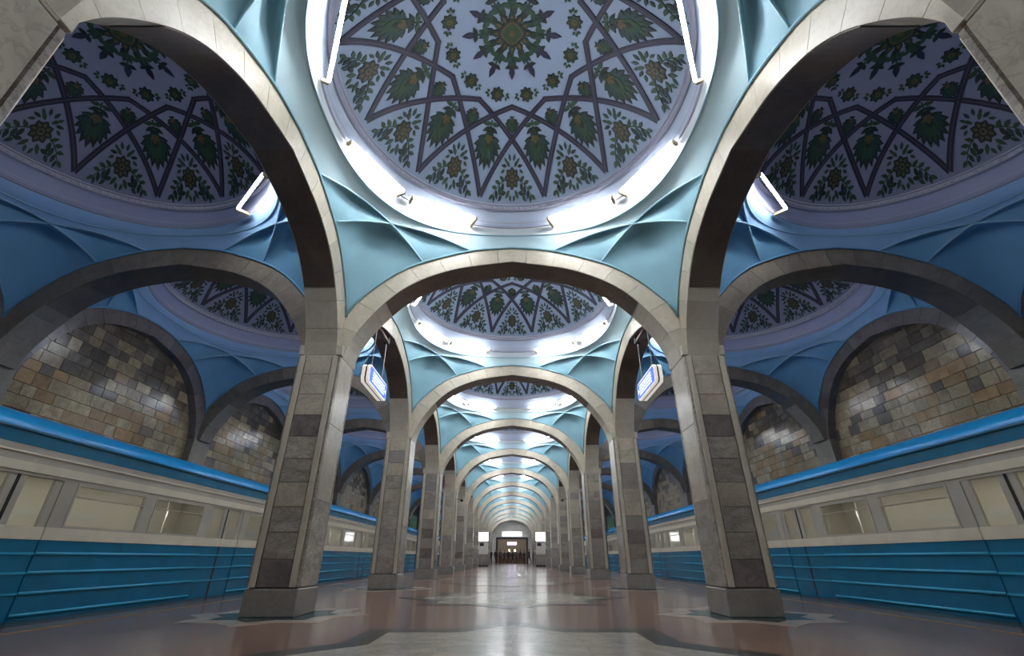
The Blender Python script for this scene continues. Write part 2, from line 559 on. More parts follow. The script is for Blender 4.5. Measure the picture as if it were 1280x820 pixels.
# ------------------------------------------------------------------ columns
NS = 10
SH = (SPRING - 0.34)/NS
TONES = ['marble_dark', 'marble_grey', 'marble_grey', 'marble_beige', 'marble_grey', 'marble_grey', 'marble_dark', 'marble_beige', 'marble_beige', 'marble_beige']
core = MB(); core.box(-CH+0.03, CH-0.03, -CH+0.03, CH-0.03, 0.0, SPRING+0.02)
core_me = core.mesh('core', 'marble_plinth')
pl = MB(); pl.bevbox(-CH-0.012, CH+0.012, -CH-0.012, CH+0.012, 0.0, 0.33, 0.012)
plinth_me = pl.mesh('plinth', 'marble_plinth')
cp = MB()
cp.bevbox(-CH-0.01, CH+0.01, -CH-0.01, CH+0.01, SPRING+0.02, SPRING+0.20, 0.008)
capital_me = cp.mesh('capital', 'marble_trim')
cc = MB(); cc.box(-AH+0.005, AH-0.005, -AH+0.005, AH-0.005, SPRING+0.2, 6.3)
pier_me = cc.mesh('pier_core', 'marble_beige')
# a face carries a recessed stack of slabs between two upright edging strips
strip = MB(); strip.bevbox(-0.042, 0.042, -0.03, 0.0, 0.345, SPRING, 0.006)
strip_me = strip.mesh('edging_strip', 'marble_trim')
corner = MB(); corner.bevbox(-0.03, 0.03, -0.03, 0.03, 0.345, SPRING, 0.012)
corner_me = corner.mesh('corner_strip', 'marble_grey')
SW = CH - 0.030 - 0.012 - 0.084 - 0.008
slab_tones = {}
for t in set(TONES) | {'marble_plinth'}:
    sb = MB(); sb.bevbox(-SW, SW, -0.02, 0.0, 0.003, SH-0.003, 0.004)
    slab_tones[t] = sb.mesh('slab', t)
side_slabs = {}
for t in ('marble_grey', 'marble_beige'):
    sb = MB(); sb.bevbox(-CH+0.066, CH-0.066, -0.004, 0.02, 0.002, (SPRING-0.345)/3-0.002, 0.003)
    side_slabs[t] = sb.mesh('slab', t)
farcol = MB()
for i in range(NS):
    farcol.bevbox(-CH, CH, -CH, CH, 0.345+i*SH, 0.345+(i+1)*SH-0.008, 0.01, 0 if TONES[i] == 'marble_beige' else (1 if TONES[i] == 'marble_grey' else 2))
far_me = farcol.mesh('shaft', ['marble_beige', 'marble_grey', 'marble_plinth'])
rng = random.Random(3)
for sx, side in ((-1, 'left'), (1, 'right')):
    for k in range(-1, NCOL):
        if k == -1: lab = 'marble column on the %s behind the viewpoint' % side
        elif k == 0: lab = 'beige marble column whose upper corner cuts into the top %s of the view' % side
        elif k == 1: lab = 'tall marble column on the %s, nearest with its whole height in view' % side
        else: lab = '%s marble column in the row on the %s of the nave' % (ORD[k-1], side)
        c = thing('marble_column', lab, 'column', (sx*COLX, col_y(k), 0), 0, 'columns along the nave')
        put('plinth', plinth_me, c); put('capital', capital_me, c); put('pier_core', pier_me, c)
        if k < 0 or k > 5:
            put('shaft', far_me, c)
            continue
        put('core', core_me, c)
        for f in range(4):
            a = f*PI/2
            r = Matrix.Rotation(a, 3, 'Z')
            for e in ((-1, 1) if f in (0, 2) else ()):
                p = r @ Vector((e*(CH-0.030-0.008-0.042), -CH+0.004+0.0, 0))
                put('edging_strip', strip_me, c, p, (0, 0, a))
            p = r @ Vector((CH-0.03, -CH+0.03, 0))
            put('corner_strip', corner_me, c, p, (0, 0, a))
            if f in (1, 3):
                for i, t in enumerate(('marble_grey', 'marble_beige', 'marble_beige')):
                    put('slab', side_slabs[t], c, r @ Vector((0, -CH+0.006, 0.345+i*(SPRING-0.345)/3)), (0, 0, a))
                continue
            for i in range(NS):
                t = TONES[i]
                if k != 1:
                    t = rng.choice(['marble_grey', 'marble_grey', 'marble_plinth', 'marble_dark'] if i < 4 else ['marble_beige', 'marble_beige', 'marble_grey', 'marble_beige', 'marble_plinth'])
                elif f in (1, 3):
                    t = 'marble_beige' if i > 3 else 'marble_grey'
                p = r @ Vector((0, -CH+0.012, 0.345+i*SH))
                put('slab', slab_tones[t], c, p, (0, 0, a))

# ------------------------------------------------------------------ arches
APEX = 5.68
for k in range(-1, NCOL):
    split = 0 <= k <= 5
    o = '' if k < 1 else ORD[k-1]
    lab = {-1: 'stone arch across the nave behind the viewpoint', 0: 'stone arch across the nave just above the viewpoint'}.get(k, '%s pale stone arch spanning the nave ahead' % o)
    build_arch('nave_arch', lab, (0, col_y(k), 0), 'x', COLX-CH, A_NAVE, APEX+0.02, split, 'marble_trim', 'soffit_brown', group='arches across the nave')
    for sx, side in ((-1, 'left'), (1, 'right')):
        lab = {-1: 'stone arch across the %s aisle behind the viewpoint' % side, 0: 'stone arch across the %s aisle beside the viewpoint' % side}.get(k, '%s dark stone arch spanning the %s aisle over the train' % (o, side))
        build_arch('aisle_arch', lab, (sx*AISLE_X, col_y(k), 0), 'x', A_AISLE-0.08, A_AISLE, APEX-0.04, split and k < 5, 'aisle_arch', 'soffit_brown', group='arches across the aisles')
for k in range(-1, NCOL-1):
    split = 0 <= k <= 4
    for sx, side in ((-1, 'left'), (1, 'right')):
        lab = 'stone arch between columns on the %s behind the viewpoint' % side if k < 0 else '%s stone arch from column to column along the %s of the nave' % (ORD[k], side)
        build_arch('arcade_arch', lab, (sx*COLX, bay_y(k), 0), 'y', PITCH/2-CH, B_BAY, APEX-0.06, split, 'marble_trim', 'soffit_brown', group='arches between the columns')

# ------------------------------------------------------------------ ceiling bays
RIM_R, RIM_Z, TOP_Z = 2.5, 6.85, 8.25
SPH = (RIM_R**2 + (TOP_Z-RIM_Z)**2)/(2*(TOP_Z-RIM_Z))
SPC = TOP_Z - SPH
def dome_z(r): return SPC + math.sqrt(max(SPH*SPH - r*r, 0.01))

def quad_curve(p, c, q, n, half):
    """parabola through p, c, q; returns the part p..c (half 0) or c..q (half 1)"""
    p, c, q = Vector(p), Vector(c), Vector(q)
    tc = (c-p).length/((c-p).length + (q-c).length)
    b = (c - p*(1-tc)**2 - q*tc**2)/(2*tc*(1-tc))
    ts = [tc*i/n for i in range(n+1)] if half == 0 else [tc + (1-tc)*i/n for i in range(n+1)]
    return [p*(1-t)**2 + b*2*t*(1-t) + q*t*t for t in ts]

def coons(c0, c1, d0, d1, bulge, n):
    rows = []
    for j in range(n+1):
        v = j/n; row = []
        for i in range(n+1):
            u = i/n
            p = c0[i]*(1-v) + c1[i]*v + d0[j]*(1-u) + d1[j]*u - (c0[0]*(1-u)*(1-v) + c0[n]*u*(1-v) + c1[0]*(1-u)*v + c1[n]*u*v)
            p = p + Vector((0, 0, bulge*16*u*(1-u)*v*(1-v)))
            row.append(p)
        rows.append(row)
    return rows

def bay_meshes(a, b):
    """vault cells, collar, ribs of one bay with half sizes a, b, centre at origin"""
    n = 10
    PX, QX = 0.565, 0.262
    out = {'cells': [], 'ribs': [], 'trims': []}
    lower = {}
    for sx in (-1, 1):
        for sy in (-1, 1):
            ay = lambda s: Vector((sx*a*s, sy*b, ext_z(s)))      # on the side y = b
            ax = lambda s: Vector((sx*a, sy*b*s, ext_z(s)))      # on the side x = a
            Cc = Vector((sx*0.735*a, sy*0.755*b, 6.05))
            Py, Qy, Px, Qx = ay(PX), ay(QX), ax(PX), ax(QX)
            r1a = quad_curve(Qx, Cc, Py, n, 0); r1b = quad_curve(Qx, Cc, Py, n, 1)
            r2a = quad_curve(Px, Cc, Qy, n, 0); r2b = quad_curve(Px, Cc, Qy, n, 1)
            arcy = [ay(1 + (PX-1)*i/n) for i in range(n+1)]
            arcx = [ax(1 + (PX-1)*i/n) for i in range(n+1)]
            mb = MB(); mb.grid(coons(arcy, r2a, arcx, r1b[::-1], 0.35, n))
            out['cells'].append(mb)
            for (f, P, Q, toC_P, toC_Q) in ((ax, PX, QX, r2a, r1a), (ay, PX, QX, r1b[::-1], r2b[::-1])):
                seg = [f(P + (Q-P)*i/n) for i in range(n+1)]
                mb = MB(); mb.grid(coons(seg, [Cc]*(n+1), toC_P, toC_Q, 0.20, n))
                out['cells'].append(mb)
            for line in (r1a[:-1] + r1b, r2a[:-1] + r2b):
                mb = MB(); mb.tube([p - Vector((0, 0, 0.004)) for p in line], 0.017, 6); out['ribs'].append(mb)
            lower[(sx, sy)] = (r1a, r2b)
    # collar: from the closed lower loop up to the wavy foot of the drum
    loop = []
    m = 6
    def apx(side, s):
        return Vector((side*a, b*s, ext_z(s)))
    def apy(side, s):
        return Vector((a*s, side*b, ext_z(s)))
    ss = [-QX + 2*QX*i/m for i in range(m+1)]
    loop += [apx(1, s) for s in ss]                                # +x side, y from - to +
    r1, r2 = lower[(1, 1)]; loop += r1[1:] + r2[1:]
    loop += [apy(1, s) for s in ss[::-1]][1:]
    r1, r2 = lower[(-1, 1)]; loop += r2[::-1][1:] + r1[::-1][1:]
    loop += [apx(-1, s) for s in ss[::-1]][1:]
    r1, r2 = lower[(-1, -1)]; loop += r1[1:] + r2[1:]
    loop += [apy(-1, s) for s in ss][1:]
    r1, r2 = lower[(1, -1)]; loop += r2[::-1][1:] + r1[::-1][1:-1]
    rows = []
    nr = 6
    tops = []
    for p in loop:
        th = math.atan2(p.y, p.x)
        w = math.sin(2*th)**2
        tops.append(Vector(((2.62+0.13*w)*math.cos(th), (2.62+0.13*w)*math.sin(th), 6.23-0.05*w)))
    for j in range(nr+1):
        t = j/nr
        row = []
        for p, q in zip(loop, tops):
            r = p*(1-t) + q*t
            r = r + Vector((0, 0, 0.05*math.sin(PI*t)*min(1, (q-p).length/0.5)))
            row.append(r)
        rows.append(row)
    mb = MB(); mb.grid(rows, 0, True); out['collar'] = mb
    mb = MB(); mb.tube(tops + [tops[0]], 0.014, 6, 0, False); out['ring'] = mb
    # drum foot: cove from wavy foot to circle
    rows = [tops]
    for j in range(1, 6):
        t = j/5
        row = []
        for p in tops:
            th = math.atan2(p.y, p.x)
            q = Vector((2.60*math.cos(th), 2.60*math.sin(th), 6.40))
            k = p*(1-t) + q*t
            k.z -= 0.03*math.sin(PI*t)
            row.append(k)
        rows.append(row)
    mb = MB(); mb.grid(rows, 0, True); out['cove'] = mb
    # blue trim bead along the four arches
    for side, f in ((1, apx), (-1, apx), (1, apy), (-1, apy)):
        inn = Vector((-0.022*side, 0, 0)) if f is apx else Vector((0, -0.022*side, 0))
        mb = MB(); mb.tube([f(side, -1 + 2*i/40) + inn for i in range(41)], 0.020, 5); out['trims'].append(mb)
    return out

def lathe(prof, n=96):
    mb = MB()
    mb.grid([[(r*math.cos(2*PI*k/n), r*math.sin(2*PI*k/n), z) for k in range(n)] for r, z in prof], 0, True)
    return mb

drum_prof = [(2.60, 6.40), (2.575, 6.41), (2.57, 6.45), (2.565, 6.76), (2.53, 6.78)]
dome_prof = [(RIM_R, RIM_Z - 0.0)] + [(RIM_R*(1-i/24.0), dome_z(RIM_R*(1-i/24.0))) for i in range(1, 24)] + [(0.01, TOP_Z)]

def egg_ring(r, z, n, size, thick):
    """a moulding: a half-round ring with egg-shaped beads between small darts"""
    mb = lathe([(r+thick, z-size*0.8), (r-0.004, z-size*0.72), (r-0.004, z-size*0.55), (r+thick*0.5, z-size*0.5), (r+thick*0.5, z+size*0.5), (r-0.010, z+size*0.55), (r-0.012, z+size*0.8), (r+thick, z+size*0.85)], 96)
    for k in range(n):
        a = 2*PI*k/n
        ca, sa = math.cos(a), math.sin(a)
        cx, cy = (r+thick*0.45)*ca, (r+thick*0.45)*sa
        tx, ty = -sa, ca
        w = PI*r/n*0.62
        mid = (cx-ca*0.022, cy-sa*0.022, z)
        ring = [(cx+tx*w*math.cos(q), cy+ty*w*math.cos(q), z+size*0.45*math.sin(q)) for q in [i*PI/3 for i in range(6)]]
        for i in range(6):
            mb.poly([ring[i], ring[(i+1) % 6], mid])
    return mb

# ---- dome ornament, made at angle 0 (towards +y) on the dome's inner face
def on_dome(p, r, off):
    rr = math.hypot(p, r)
    z = dome_z(rr)
    nx, ny, nz = p/SPH, r/SPH, (z-SPC)/SPH
    return (p - nx*off, r - ny*off, z - nz*off)

def flat(mb, pts, r0, off, mi):
    """relief piece: outline pts (tangent, radial), raised by off from the dome"""
    n = len(pts)
    c = (sum(p[0] for p in pts)/n, sum(p[1] for p in pts)/n)
    for k in range(n):
        a, b = pts[k], pts[(k+1) % n]
        A, B = on_dome(a[0], r0+a[1], off), on_dome(b[0], r0+b[1], off)
        mb.poly([A, B, on_dome(c[0], r0+c[1], off)], mi)
        mb.quad(A, B, on_dome(b[0], r0+b[1], 0.0), on_dome(a[0], r0+a[1], 0.0), mi)

def leaf(x, y, ang, L, W):
    """pointed leaf outline from base (x, y)"""
    prof = [(0, 0), (0.22, 0.38), (0.5, 0.5), (0.76, 0.30), (1, 0), (0.76, -0.30), (0.5, -0.5), (0.22, -0.38)]
    ca, sa = math.cos(ang), math.sin(ang)
    return [(x + u*L*ca - w*W*sa, y + u*L*sa + w*W*ca) for u, w in prof]
def disc(x, y, r, n=10, k=0.0):
    return [(x + r*(1+k*math.cos(4*2*PI*i/n))*math.cos(2*PI*i/n), y + r*(1+k*math.cos(4*2*PI*i/n))*math.sin(2*PI*i/n)) for i in range(n)]
UP = PI/2
LEAFM = ['leaf_dark', 'leaf_green', 'leaf_teal', 'leaf_gold', 'leaf_navy']

def rosette(r0, r, sprig=True):
    mb = MB()
    for k in range(8):
        a = k*PI/4
        flat(mb, leaf(math.cos(a)*r*0.25, math.sin(a)*r*0.25, a, r*0.78, r*0.62), r0, 0.016, 0)
        flat(mb, leaf(math.cos(a)*r*0.3, math.sin(a)*r*0.3, a, r*0.52, r*0.34), r0, 0.020, 1)
    flat(mb, disc(0, 0, r*0.5), r0, 0.022, 0)
    flat(mb, disc(0, 0, r*0.38), r0, 0.025, 3)
    flat(mb, disc(0, 0, r*0.15), r0, 0.028, 1)
    if sprig:
        for s in (-1, 1):
            for j, (dx, dy, an) in enumerate(((1.15, -0.15, -0.6), (1.3, 0.0, 0.2), (1.2, 0.1, 1.2))):
                flat(mb, leaf(s*r*dx, r*dy, an if s > 0 else PI-an, r*0.5, r*0.32), r0, 0.016, 1)
    return mb.mesh('rosette', LEAFM)

def palmette(r0, h, w, name='palmette'):
    """a many-lobed leaf-flower, tip towards the rim"""
    mb = MB()
    base = -h*0.42
    lobes = [(0, 1.0), (0.28, 0.94), (-0.28, 0.94), (0.6, 0.84), (-0.6, 0.84), (0.98, 0.74), (-0.98, 0.74), (1.4, 0.66), (-1.4, 0.66), (1.9, 0.52), (-1.9, 0.52)]
    for d, l in lobes:
        a = UP + d*w/h*1.15
        flat(mb, leaf(0, base+h*0.18, a, h*0.78*l, h*0.26), r0, 0.014 + 0.0006*abs(d), 0)
        flat(mb, leaf(math.cos(a)*h*0.12, base+h*0.18+math.sin(a)*h*0.12, a, h*0.50*l, h*0.13), r0, 0.019+0.0006*abs(d), 2 if abs(d) > 0.5 else 1)
    flat(mb, leaf(0, base+h*0.05, UP, h*0.58, w*0.48), r0, 0.024, 1)
    flat(mb, leaf(0, base+h*0.10, UP, h*0.30, w*0.24), r0, 0.028, 0)
    flat(mb, leaf(0, base+h*0.08, UP, h*0.2, w*0.16), r0, 0.031, 3)
    for s in (-1, 1):
        flat(mb, leaf(s*w*0.05, base+h*0.02, UP+s*1.0, h*0.25, h*0.10), r0, 0.026, 3)
        flat(mb, leaf(0, base, -UP+s*0.7, h*0.22, h*0.12), r0, 0.018, 0)
    return mb.mesh(name, LEAFM)

def sprig(r0, h, w):
    mb = MB()
    flat(mb, [(-0.012, -h*0.5), (0.012, -h*0.5), (0.012, h*0.45), (-0.012, h*0.45)], r0, 0.014, 1)
    for s in (-1, 1):
        for q, (y, an, l) in enumerate(((-0.25, 0.2, 0.9), (0.05, 0.5, 1.0), (0.3, 0.85, 0.7))):
            flat(mb, leaf(0, y*h, an if s > 0 else PI-an, w*0.55*l, w*0.22), r0, 0.016, 1 if q != 1 else 0)
        flat(mb, leaf(s*w*0.38, -0.12*h, (-0.9 if s > 0 else PI+0.9), w*0.3, w*0.14), r0, 0.016, 1)
    flat(mb, leaf(0, h*0.3, UP, h*0.35, w*0.22), r0, 0.018, 0)
    return mb.mesh('sprig', LEAFM)

def border_bouquet(r0):
    """rosette with curling leafy branches either side, near the rim"""
    mb = MB()
    r = 0.15
    for k in range(8):
        a = k*PI/4
        flat(mb, leaf(math.cos(a)*r*0.2, math.sin(a)*r*0.2, a, r*0.8, r*0.72), r0, 0.016, 0)
        flat(mb, leaf(math.cos(a)*r*0.3, math.sin(a)*r*0.3, a, r*0.5, r*0.26), r0, 0.020, 3)
    flat(mb, disc(0, 0, r*0.46), r0, 0.023, 0)
    flat(mb, disc(0, 0, r*0.30), r0, 0.026, 3)
    flat(mb, disc(0, 0, r*0.13), r0, 0.029, 0)
    for s in (-1, 1):
        stem_pts = [(0.13, 0.02), (0.21, 0.05), (0.29, 0.10), (0.37, 0.18)]
        for (x, y), (x2, y2) in zip(stem_pts, stem_pts[1:]):
            flat(mb, [(s*x, y-0.008), (s*x2, y2-0.008), (s*x2, y2+0.008), (s*x, y+0.008)], r0, 0.013, 1)
        for i, (x, y, an, L, W) in enumerate(((0.15, 0.04, -0.7, 0.12, 0.055), (0.17, 0.05, 1.3, 0.13, 0.06), (0.23, 0.06, -0.4, 0.11, 0.055), (0.24, 0.08, 1.5, 0.13, 0.06),
                                 (0.30, 0.11, -0.3, 0.10, 0.05), (0.31, 0.13, 1.6, 0.11, 0.055), (0.37, 0.18, 0.4, 0.10, 0.05), (0.36, 0.18, 1.5, 0.09, 0.045),
                                 (0.05, 0.14, 0.9, 0.13, 0.055), (0.12, 0.17, 0.1, 0.12, 0.055), (0.05, 0.20, 1.9, 0.08, 0.045), (0.20, 0.20, 0.6, 0.10, 0.05),
                                 (0.04, -0.14, -0.9, 0.13, 0.055), (0.10, -0.15, -0.2, 0.11, 0.05), (0.14, -0.11, 0.5, 0.09, 0.045), (0.03, -0.22, -1.3, 0.11, 0.05), (0.09, -0.20, -0.9, 0.09, 0.045))):
            flat(mb, leaf(s*x, y, an if s > 0 else PI-an, L, W), r0, 0.015, (1, 0, 1, 2)[i % 4])
    return mb.mesh('flower_spray', LEAFM)

def medallion():
    mb = MB()
    r0 = 0.0
    for k in range(12):
        a = k*PI/6
        ca, sa = math.cos(a), math.sin(a)
        P = lambda u, w: (u*ca - w*sa, u*sa + w*ca)
        big = (k % 2 == 0)
        R1 = 0.66 if big else 0.62
        flat(mb, [P(0.2, -0.012), P(R1-0.1, -0.012), P(R1-0.1, 0.012), P(0.2, 0.012)], r0, 0.014, 1)
        x, y = P(R1-0.16, 0)
        for d in (-1.25, 0, 1.25):
            flat(mb, leaf(x, y, a+d, 0.20 if d == 0 else 0.11, 0.085 if d == 0 else 0.06), r0, 0.017, 4 if d == 0 else 0)
        x, y = P(0.34, 0)
        for d in (-1.1, -0.4, 0.4, 1.1):
            flat(mb, leaf(x, y, a+d, 0.14, 0.07), r0, 0.016, 1 if abs(d) > 0.5 else 2)
        x, y = P(0.22, 0)
        for d in (-0.5, 0.5):
            flat(mb, leaf(x, y, a+PI/12+d*0.4, 0.17, 0.065), r0, 0.015, 0)
        flat(mb, leaf(*P(0.14, 0), a, 0.17, 0.10), r0, 0.020, 0 if big else 2)
        flat(mb, leaf(*P(0.15, 0), a, 0.11, 0.05), r0, 0.024, 3)
    flat(mb, disc(0, 0, 0.19, 16, 0.08), r0, 0.026, 0)
    flat(mb, disc(0, 0, 0.15, 16, 0.08), r0, 0.029, 3)
    flat(mb, disc(0, 0, 0.125, 16, 0.08), r0, 0.031, 1)
    flat(mb, disc(0, 0, 0.05, 8), r0, 0.034, 3)
    mb.v = [on_dome(x*1.14, y*1.14, SPH - (Vector((x, y, z - SPC))).length) for x, y, z in mb.v]
    return mb.mesh('medallion', LEAFM)

def strap(sign):
    """one strap from an inner peak (angle 0) to a rim point 45 degrees away"""
    mb = MB()
    ang = sign*R_(45)
    A = Vector((0, 1.17)); B = Vector((math.sin(ang)*2.42, math.cos(ang)*2.42))
    d = (B-A).normalized(); nrm = Vector((-d.y, d.x))
    off = 0.016 if sign > 0 else 0.020
    n = 14
    A2 = A - d*0.03
    for w, o, mi in ((0.040, off, 0), (0.007, off+0.003, 1)):
        for k in range(n):
            p, q = A2.lerp(B, k/n), A2.lerp(B, (k+1)/n)
            c = [p - nrm*w, q - nrm*w, q + nrm*w, p + nrm*w]
            top = [on_dome(v.x, v.y, o) for v in c]; bot = [on_dome(v.x, v.y, 0) for v in c]
            mb.quad(*top, mi); mb.quad(top[0], top[1], bot[1], bot[0], mi); mb.quad(top[2], top[3], bot[3], bot[2], mi)
    return mb.mesh('strap', ['strap', 'strap_line'])

ORN = {'strap_a': strap(1), 'strap_b': strap(-1), 'rosette': rosette(1.0, 0.125), 'cup': palmette(1.46, 0.26, 0.22, 'small_palmette'),
       'palmette': palmette(1.84, 0.52, 0.42), 'sprig': sprig(1.50, 0.20, 0.30), 'spray': border_bouquet(2.18), 'medallion': medallion()}

def set_mats(kind):
    return {'nave': dict(cell='vault_blue', rib='vault_rib', collar='collar_lit_blue', cove='cove_lit_blue', drum='drum_paint'),
            'aisle': dict(cell='aisle_shade_blue', rib='aisle_shade_rib', collar='aisle_shade_collar', cove='aisle_shade_collar', drum='aisle_shade_drum')}[kind]

def ceiling_meshes(kind, a, b):
    mt = set_mats(kind)
    g = bay_meshes(a, b)
    r = []
    for mb in g['cells']: r.append(('vault_cell', mb.mesh('vault_cell', mt['cell'], True), None))
    for mb in g['ribs']: r.append(('rib', mb.mesh('rib', mt['rib'], True), None))
    for mb in g['trims']: r.append(('trim_bead', mb.mesh('trim_bead', mt['cell'], True), None))
    r.append(('collar', g['collar'].mesh('collar', mt['collar'], True), None))
    r.append(('ring_bead', g['ring'].mesh('ring_bead', mt['rib'], True), None))
    r.append(('cove', g['cove'].mesh('cove', mt['cove'], True), None))
    r.append(('drum', lathe(drum_prof).mesh('drum', mt['drum'], True), None))
    r.append(('outer_moulding', egg_ring(2.575, 6.44, 150, 0.075, 0.03).mesh('outer_moulding', 'moulding'), 'stuff'))
    r.append(('inner_moulding', egg_ring(2.485, 6.815, 150, 0.08, 0.05).mesh('inner_moulding', 'moulding'), 'stuff'))
    return r
dome_me = {'nave': lathe(dome_prof).mesh('dome', 'dome_paint', True), 'aisle': lathe(dome_prof).mesh('dome', 'aisle_shade_dome', True)}
CEIL = {'nave': ceiling_meshes('nave', A_NAVE, B_BAY), 'aisle': ceiling_meshes('aisle', A_AISLE, B_BAY)}

def ceiling_bay(kind, loc, label, ornament):
    root = structure('ceiling', None, label, loc)
    for nm, me, kd in CEIL[kind]:
        o = put(nm, me, root)
        if kd: o['kind'] = kd
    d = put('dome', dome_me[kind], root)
    if ornament:
        put('medallion', ORN['medallion'], d)
        for k in range(12):
            a = k*PI/6
            put('strap', ORN['strap_a'], d, rot=(0, 0, a)); put('strap', ORN['strap_b'], d, rot=(0, 0, a))
            put('rosette', ORN['rosette'], d, rot=(0, 0, a+PI/12))
            put('small_palmette', ORN['cup'], d, rot=(0, 0, a))
            put('palmette', ORN['palmette'], d, rot=(0, 0, a+PI/12))
            put('sprig', ORN['sprig'], d, rot=(0, 0, a+PI/12))
            put('flower_spray', ORN['spray'], d, rot=(0, 0, a))
    return root

for k in range(-1, NCOL-1):
    lab = 'blue vault and dome of the nave behind the viewpoint' if k < 0 else 'pale blue ribbed vault with ornamented dome, %s bay of the nave' % ORD[k]
    ceiling_bay('nave', (0, bay_y(k), 0), lab, 0 <= k <= 3)
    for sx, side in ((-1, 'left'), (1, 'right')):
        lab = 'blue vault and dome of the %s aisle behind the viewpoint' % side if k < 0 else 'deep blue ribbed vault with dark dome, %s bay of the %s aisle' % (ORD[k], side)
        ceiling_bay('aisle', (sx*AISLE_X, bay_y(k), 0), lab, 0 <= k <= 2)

# ------------------------------------------------------------------ fluorescent lights round the domes
TL = 1.21
def tube_meshes():
    t = MB(); t.tube([(-TL/2+0.03, 0, 0), (TL/2-0.03, 0, 0)], 0.021, 10)
    e = MB(); e.bevbox(-0.022, 0.022, -0.022, 0.235, -0.026, 0.030, 0.005)
    b = MB(); b.bevbox(-TL/2, TL/2, -0.028, 0.028, 0.026, 0.044, 0.004)  # strip set over the tube as a hood to keep its light off the dome
    return t.mesh('tube', 'tube_light', True), t.mesh('tube', 'aisle_tube_light', True), e.mesh('end_holder', 'cap_brass'), b.mesh('hood_batten', 'fixture_white')
TUBE_N, TUBE_A, HOLD, HOOD_BATTEN = tube_meshes()

def tube_light(cx, cy, theta, label, group, aisle=False):
    """theta: angle from +y towards +x, degrees; held off the drum wall on two arms, further off on the sides towards the arches across the hall"""
    def end(t):
        r = 2.30 + 0.19*math.sin(R_(t))**2
        return Vector((r*math.sin(R_(t)), r*math.cos(R_(t)), 0))
    e0, e1 = end(theta-14.6), end(theta+14.6)
    m = (e0+e1)/2
    d = (e1-e0).normalized()
    o = thing('fluorescent_light', label, 'light', (cx + m.x, cy + m.y, 6.31), math.atan2(d.y, d.x), group)
    out = Vector((-d.y, d.x, 0))                       # local +y, away from the dome's axis
    for s in (-1, 1):
        p = m + d*(s*TL/2)
        reach = -p.dot(out) + math.sqrt(max(p.dot(out)**2 - p.length_squared + 2.565**2, 0.0))
        put('end_holder', HOLD, o, (s*TL/2, 0, 0), scale=(1, reach/0.235, 1))
    put('tube', TUBE_A if aisle else TUBE_N, o)
    put('hood_batten', HOOD_BATTEN, o)
    return o
ANG = [31.5, 64.5, 115.5, 148.5, -31.5, -64.5, -115.5, -148.5]
WHERE = {31.5: 'far side right of its centre', 64.5: 'right side beyond its centre', 115.5: 'right side before its centre', 148.5: 'near side right of its centre',
         -31.5: 'far side left of its centre', -64.5: 'left side beyond its centre', -115.5: 'left side before its centre', -148.5: 'near side left of its centre'}
for k in range(0, NCOL-1):
    for t in ANG:
        lab = 'lit fluorescent tube on the dome behind the viewpoint, %s' % WHERE[t] if k < 0 else 'lit fluorescent tube under the %s nave dome, %s' % (ORD[k], WHERE[t])
        tube_light(0, bay_y(k), t, lab, 'fluorescent tubes round the nave domes')
    for sx, side in ((-1, 'left'), (1, 'right')):
        lab = 'lit tube on the far side under the %s aisle dome %s' % (side, 'behind the viewpoint' if k < 0 else 'of the %s bay' % ORD[k])
        tube_light(sx*AISLE_X, bay_y(k), -sx*48, lab, 'fluorescent tubes in the aisle domes', True)
        for t, w in ((101, 'beside the arcade arch'), (132, 'close to the arcade arch')):  # extra tubes added behind the arcade to brighten the aisles
            lab = 'lit tube %s under the %s aisle dome %s' % (w, side, 'behind the viewpoint' if k < 0 else 'of the %s bay' % ORD[k])
            tube_light(sx*AISLE_X, bay_y(k), -sx*t, lab, 'fluorescent tubes in the aisle domes', True)

